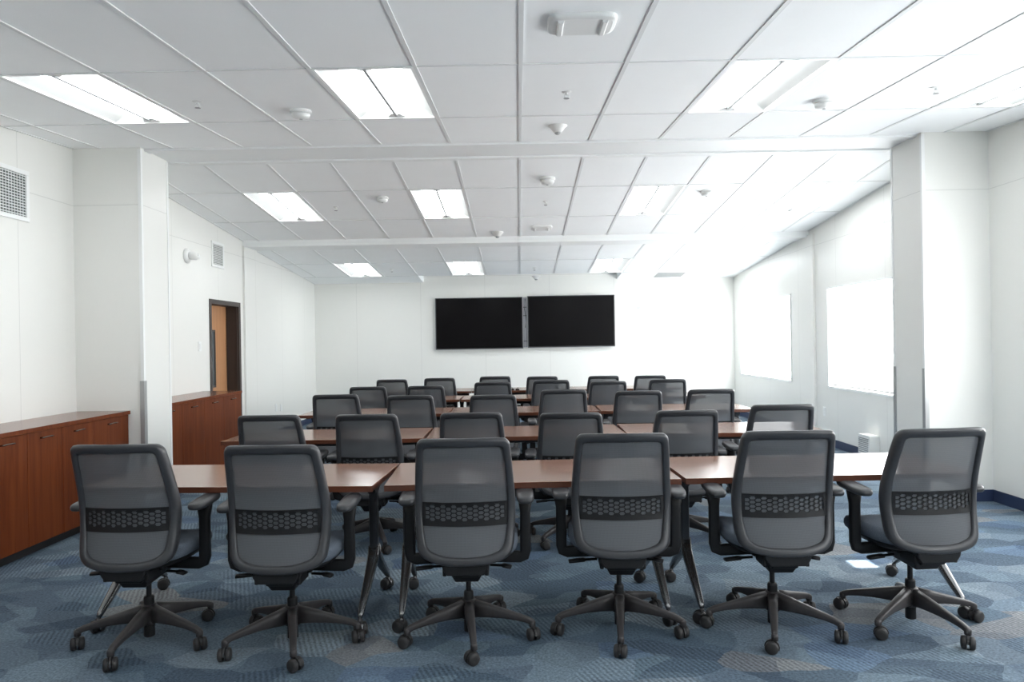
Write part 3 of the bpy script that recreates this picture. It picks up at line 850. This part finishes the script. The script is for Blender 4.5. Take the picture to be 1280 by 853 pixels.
    for i in range(ncol):
        cx = (i-(ncol-1)/2)*px
        for j in range(-1, 6):
            cz = Z0 + .008 + j*pz + (pz/2 if i % 2 else 0)
            hexo = [(h2, 0), (h1, pz/2), (-h1, pz/2), (-h2, 0), (-h1, -pz/2), (h1, -pz/2)]
            if cz-pz/2 < Z0-.001 or cz+pz/2 > Z1+.001:
                pts = [(cx+a, min(max(cz+b_, Z0), Z1)) for a, b_ in hexo]
                area = max(p[1] for p in pts)-min(p[1] for p in pts)
                if area < .003: continue
                vs = [bm.verts.new(cl_(*p)) for p in pts]
                try: bm.faces.new(vs)
                except ValueError: pass
                continue
            o_ = [bm.verts.new(cl_(cx+a, cz+b_)) for a, b_ in hexo]
            i_ = [bm.verts.new(cl_(cx+a*.80, cz+b_*.76)) for a, b_ in hexo]
            for k in range(6):
                bm.faces.new([o_[k], o_[(k+1) % 6], i_[(k+1) % 6], i_[k]])
    bmesh.ops.remove_doubles(bm, verts=bm.verts[:], dist=.0004)
    def strip(za, zb, xa=X0-.010, xb=X1+.010, m=24):
        r0 = [bm.verts.new(back_pt(xa+(xb-xa)*k/m, za, off)) for k in range(m+1)]; r1 = [bm.verts.new(back_pt(xa+(xb-xa)*k/m, zb, off)) for k in range(m+1)]
        for k in range(m): bm.faces.new([r0[k], r0[k+1], r1[k+1], r1[k]])
    strip(Z1-.001, Z1+.007); strip(Z0-.014, Z0+.001)
    strip(Z0, Z1, X0-.010, X0+.004, 1); strip(Z0, Z1, X1-.004, X1+.010, 1)
    lb = obj('lumbar_support', bm, M['black'], fr)
    sm = lb.modifiers.new('thick', 'SOLIDIFY'); sm.thickness = .004; sm.offset = 0
    # arms
    for s in (-1, 1):
        bm = B()
        beam(bm, [(s*.10, .0, .385), (s*.20, .0, .380), (s*.255, 0, .378), (s*.278, 0, .386), (s*.284, 0, .41), (s*.284, 0, .50), (s*.284, 0, .60), (s*.285, 0, .675)],
             [(.060, .028), (.058, .030), (.056, .034), (.055, .036), (.054, .036), (.052, .036), (.050, .040), (.075, .046)], up=(0.001, 0, 1) if False else (0, 1, 0), n=16, p=4)
        arm = obj('armrest', bm, M['frame'] if False else M['black'], root, smooth=True); up.append(arm)
        bm = B()
        rr = []
        for sc, z in ((.86, .668), (.97, .673), (1.0, .682), (.97, .692), (.86, .697), (.4, .699)):
            rr.append([(s*.285+x*sc, y*(.5+.5*sc if sc < .9 else sc), z + .006*(y/.12)) for x, y, _ in ring(0, .0, 0, .043, .125, 30, 3.4)])
        loft(bm, rr); obj('arm_pad', bm, M['frame'], arm, smooth=True)
        bm = B(); beam(bm, [(s*.11, -.04, .352), (s*.165, -.05, .352), (s*.175, -.05, .352), ((.212 if s > 0 else -.250), -.06, .346)], [(.012, .012), (.012, .012), (.042, .018), (.036, .015)], n=10, p=3)
        up.append(obj('control_lever', bm, M['black'], root, smooth=True))
    return root, up

chair0, upper0 = build_chair()
UPN = {'tilt_mechanism', 'back_bracket', 'seat_pan', 'seat', 'backrest_frame', 'armrest', 'control_lever'}
first_chair = True
def place_chair(x, y, yaw, base_deg, top_z, label, group):
    """yaw of the seat, separate spin of the star base, seat raised so the back tops out at top_z"""
    global first_chair
    r = empty('office_chair') if not first_chair else chair0
    if first_chair: first_chair = False; PROTO.extend(list(chair0.children))
    else:
        for ch in PROTO: copy_tree(ch, r)
    r.location = (x, y, 0); r.rotation_euler = (0, 0, math.radians(yaw))
    dz = top_z - 1.005; k = 0
    for ch in r.children:
        nm = ch.name.split('.')[0]
        if nm in UPN: ch.location.z = dz
        elif nm == 'base_leg':
            ch.rotation_euler = (0, 0, math.radians(base_deg - yaw + 72*k))
            for q in ch.children:
                if q.name.startswith('caster') and 'hood' not in q.name: ang = random.uniform(-PI, PI)
            for q in ch.children: q.rotation_euler = (0, 0, ang)
            k += 1
    tag(r, label, 'office chair', group)
    return r
PROTO = []
POS = ['leftmost', 'second from left', 'third from left', 'third from right', 'second from right', 'rightmost']
FRONT = [(-1.843, 3.480, -1, -92, 1.008), (-1.121, 3.438, -1, -72, 1.000), (-.269, 3.495, 1, -82, 1.010), (.479, 3.553, -2, -97, 1.014), (1.240, 3.548, 0, -108, 1.016), (1.941, 3.582, 5, -72, 1.012)]
for i, (x, y, yaw, bd, tz) in enumerate(FRONT):
    place_chair(x, y, yaw, bd, tz, 'grey mesh-back office chair with armrests, %s in the nearest row' % POS[i], 'chairs in the nearest row')
BACK = {'second': [(-1.743, 5.14, .965), (-1.061, 5.14, .960), (-.333, 5.14, .962), (.356, 5.14, .950), (1.139, 5.14, .955), (1.800, 5.14, .985)],
        'third': [(-1.732, 6.88, .975), (-1.027, 6.88, .957), (-.249, 6.88, .948), (.398, 6.88, .988), (1.113, 6.88, .966), (1.783, 6.88, .970)],
        'fourth': [(-1.804, 8.63, .935), (-1.111, 8.63, .935), (-.318, 8.63, .967), (.36, 8.63, .980), (1.035, 8.63, .955), (1.748, 8.63, .969)],
        'fifth and farthest': [(-1.787, 10.15, .937), (-1.116, 10.15, .947), (-.352, 10.15, .958), (.314, 10.15, .947), (1.156, 10.15, .942), (1.825, 10.15, .937)]}
for row, L_ in BACK.items():
    for i, (x, y, tz) in enumerate(L_):
        place_chair(x, y, random.uniform(-3, 3), random.uniform(-90, -18), tz, 'grey mesh-back office chair, %s in the %s row' % (POS[i], row), 'chairs in the %s row' % row.split()[0])

# ------------------------------------------------------------------ training tables
TL, TD, TH = 1.492, .655, .737
def build_table():
    r = empty('training_table')      # origin: floor under the centre
    bm = B(); v = box(bm, (-TL/2, -TD/2, TH-.030), (TL/2, TD/2, TH))
    bm.faces.ensure_lookup_table()
    for f in bm.faces:
        f.normal_update(); f.material_index = 0 if abs(f.normal.z) > .5 else 1
    obj('tabletop', bm, [M['tabtop'], M['tabedge']], r, bevel=.0015)
    bm = B(); beam(bm, [(-TL/2+.08, .0, .668), (TL/2-.08, 0, .668)], [(.045, .045)]*2, n=12, p=5); obj('cross_beam', bm, M['legmetal'], r)
    cw, chd = caster_bms(1.05); wm = hm = None
    for s in (-1, 1):
        x = s*(TL/2-.075)
        bm = B()
        beam(bm, [(x, 0, .30), (x, 0, .36), (x, 0, .66)], [(.046, .060)]*3, up=(0, 1, 0), n=14, p=5)
        hexa(bm, [(x-.02, -.24, .692), (x+.02, -.24, .692), (x+.02, .24, .692), (x-.02, .24, .692)], [(x-.02, -.25, .706), (x+.02, -.25, .706), (x+.02, .25, .706), (x-.02, .25, .706)])
        hexa(bm, [(x-.022, -.04, .64), (x+.022, -.04, .64), (x+.022, .04, .64), (x-.022, .04, .64)], [(x-.022, -.09, .693), (x+.022, -.09, .693), (x+.022, .09, .693), (x-.022, .09, .693)])
        lg = obj('leg_post', bm, M['legmetal'], r, bevel=.003)
        for t in (-1, 1):
            bm = B()
            beam(bm, [(x, t*.005, .345), (x, t*.035, .285), (x, t*.12, .222), (x, t*.22, .150), (x, t*.30, .094), (x, t*.318, .078)],
                 [(.044, .062), (.044, .060), (.040, .050), (.034, .040), (.028, .030), (.022, .020)], up=(1, 0, 0), n=14, p=3.5)
            st = obj('foot_strut', bm, M['strut'], r, smooth=True)
            if wm is None:
                a = obj('caster', cw, M['wheel'], st, bevel=.002); wm = a.data
                b_ = obj('caster_fork', chd, M['hood'], st); hm = b_.data
            else:
                a = bpy.data.objects.new('caster', wm); b_ = bpy.data.objects.new('caster_fork', hm)
                for q in (a, b_): COL.objects.link(q); q.parent = st
            ang = random.uniform(-PI, PI)
            for q in (a, b_): q.location = (x, t*.318, 0); q.rotation_euler = (0, 0, ang)
    return r
t0 = build_table(); first_t = True
def place_table(fl, yaw, label, group):
    """fl = front-left corner on plan"""
    global first_t
    r = t0 if first_t else copy_tree(t0); first_t = False
    a = math.radians(yaw); c, s = math.cos(a), math.sin(a)
    u, v = TL/2, TD/2
    r.location = (fl[0]+u*c-v*s, fl[1]+u*s+v*c, 0); r.rotation_euler = (0, 0, a)
    tag(r, label, 'table', group)
TAB = {'nearest': [((-2.232, 3.576), -2.3), ((-.684, 3.525), 2.3), ((.829, 3.592), 1.8)],
       'second': [((-2.218, 5.225), .3), ((-.697, 5.238), 1.8), ((.800, 5.292), -.6)],
       'third': [((-2.214, 7.045), -.8), ((-.700, 7.010), .6), ((.800, 7.035), -1.0)],
       'fourth': [((-2.237, 8.70), -.4), ((-.725, 8.68), .5), ((.775, 8.70), -.4)],
       'farthest': [((-2.19, 10.16), -.3), ((-.685, 10.14), .2), ((.815, 10.15), .0)]}
for row, L_ in TAB.items():
    for i, (fl, yaw) in enumerate(L_):
        place_table(fl, yaw, 'wood-top folding training table on casters, %s in the %s row' % (('left one', 'middle one', 'right one')[i], row), 'tables in the %s row' % row)

# small black things on the farthest table row
for k, x in enumerate((-.105, -.035)):
    r = empty('table_microphone', (x, 10.24, .737)); bm = B()
    lathe(bm, [(.030, 0), (.031, .010), (.024, .018), (.010, .021)], 20); obj('puck', bm, M['black'], r, smooth=False)
    bm = B(); tube(bm, [(0, 0, .018), (0, .004, .030), (-.012+.024*k, .012, .036)], .004); obj('stem', bm, M['black'], r)
    tag(r, 'small black device on the farthest table row, %s of two' % ('left' if k == 0 else 'right'), 'microphone', 'black devices on the farthest tables')

# ------------------------------------------------------------------ light
sun = bpy.data.lights.new('sun', 'SUN'); sun.energy = 60; sun.angle = math.radians(.5); sun.color = (1, .97, .92)
so = bpy.data.objects.new('sun', sun); COL.objects.link(so)
so.rotation_euler = Vector((-1, 0, -.453)).to_track_quat('-Z', 'Y').to_euler(); so.location = (12, 4.5, 6)
w = bpy.data.worlds.new('world'); bpy.context.scene.world = w; w.use_nodes = True
nt = w.node_tree; bg = nt.nodes['Background']
sky = nt.nodes.new('ShaderNodeTexSky'); sky.sky_type = 'PREETHAM' if False else 'HOSEK_WILKIE'
nt.links.new(sky.outputs[0], bg.inputs[0]); bg.inputs[1].default_value = 1.0

# ------------------------------------------------------------------ camera
cam = bpy.data.cameras.new('camera'); cam.sensor_width = 36; cam.sensor_fit = 'HORIZONTAL'; cam.lens = F_PX*36/1280
cam.clip_start = .05; cam.clip_end = 100
co = bpy.data.objects.new('camera', cam); COL.objects.link(co)
sy, cy, sp, cp = math.sin(YAW), math.cos(YAW), math.sin(PITCH), math.cos(PITCH)
Fv = Vector((sy*cp, cy*cp, sp)); Rv = Vector((cy, -sy, 0)); Uv = Rv.cross(Fv)
R2 = Rv*math.cos(ROLL)+Uv*math.sin(ROLL); U2 = -Rv*math.sin(ROLL)+Uv*math.cos(ROLL)
mt = Matrix(((R2.x, U2.x, -Fv.x, 0), (R2.y, U2.y, -Fv.y, 0), (R2.z, U2.z, -Fv.z, H), (0, 0, 0, 1)))
co.matrix_world = mt
sc = bpy.context.scene
sc.camera = co
sc.view_settings.view_transform = 'Standard'; sc.view_settings.look = 'None'; sc.view_settings.gamma = 1
sc.view_settings.use_curve_mapping = False
sc.view_settings.exposure = 0.92
sc.cycles.max_bounces = 16; sc.cycles.diffuse_bounces = 12; sc.cycles.transparent_max_bounces = 16
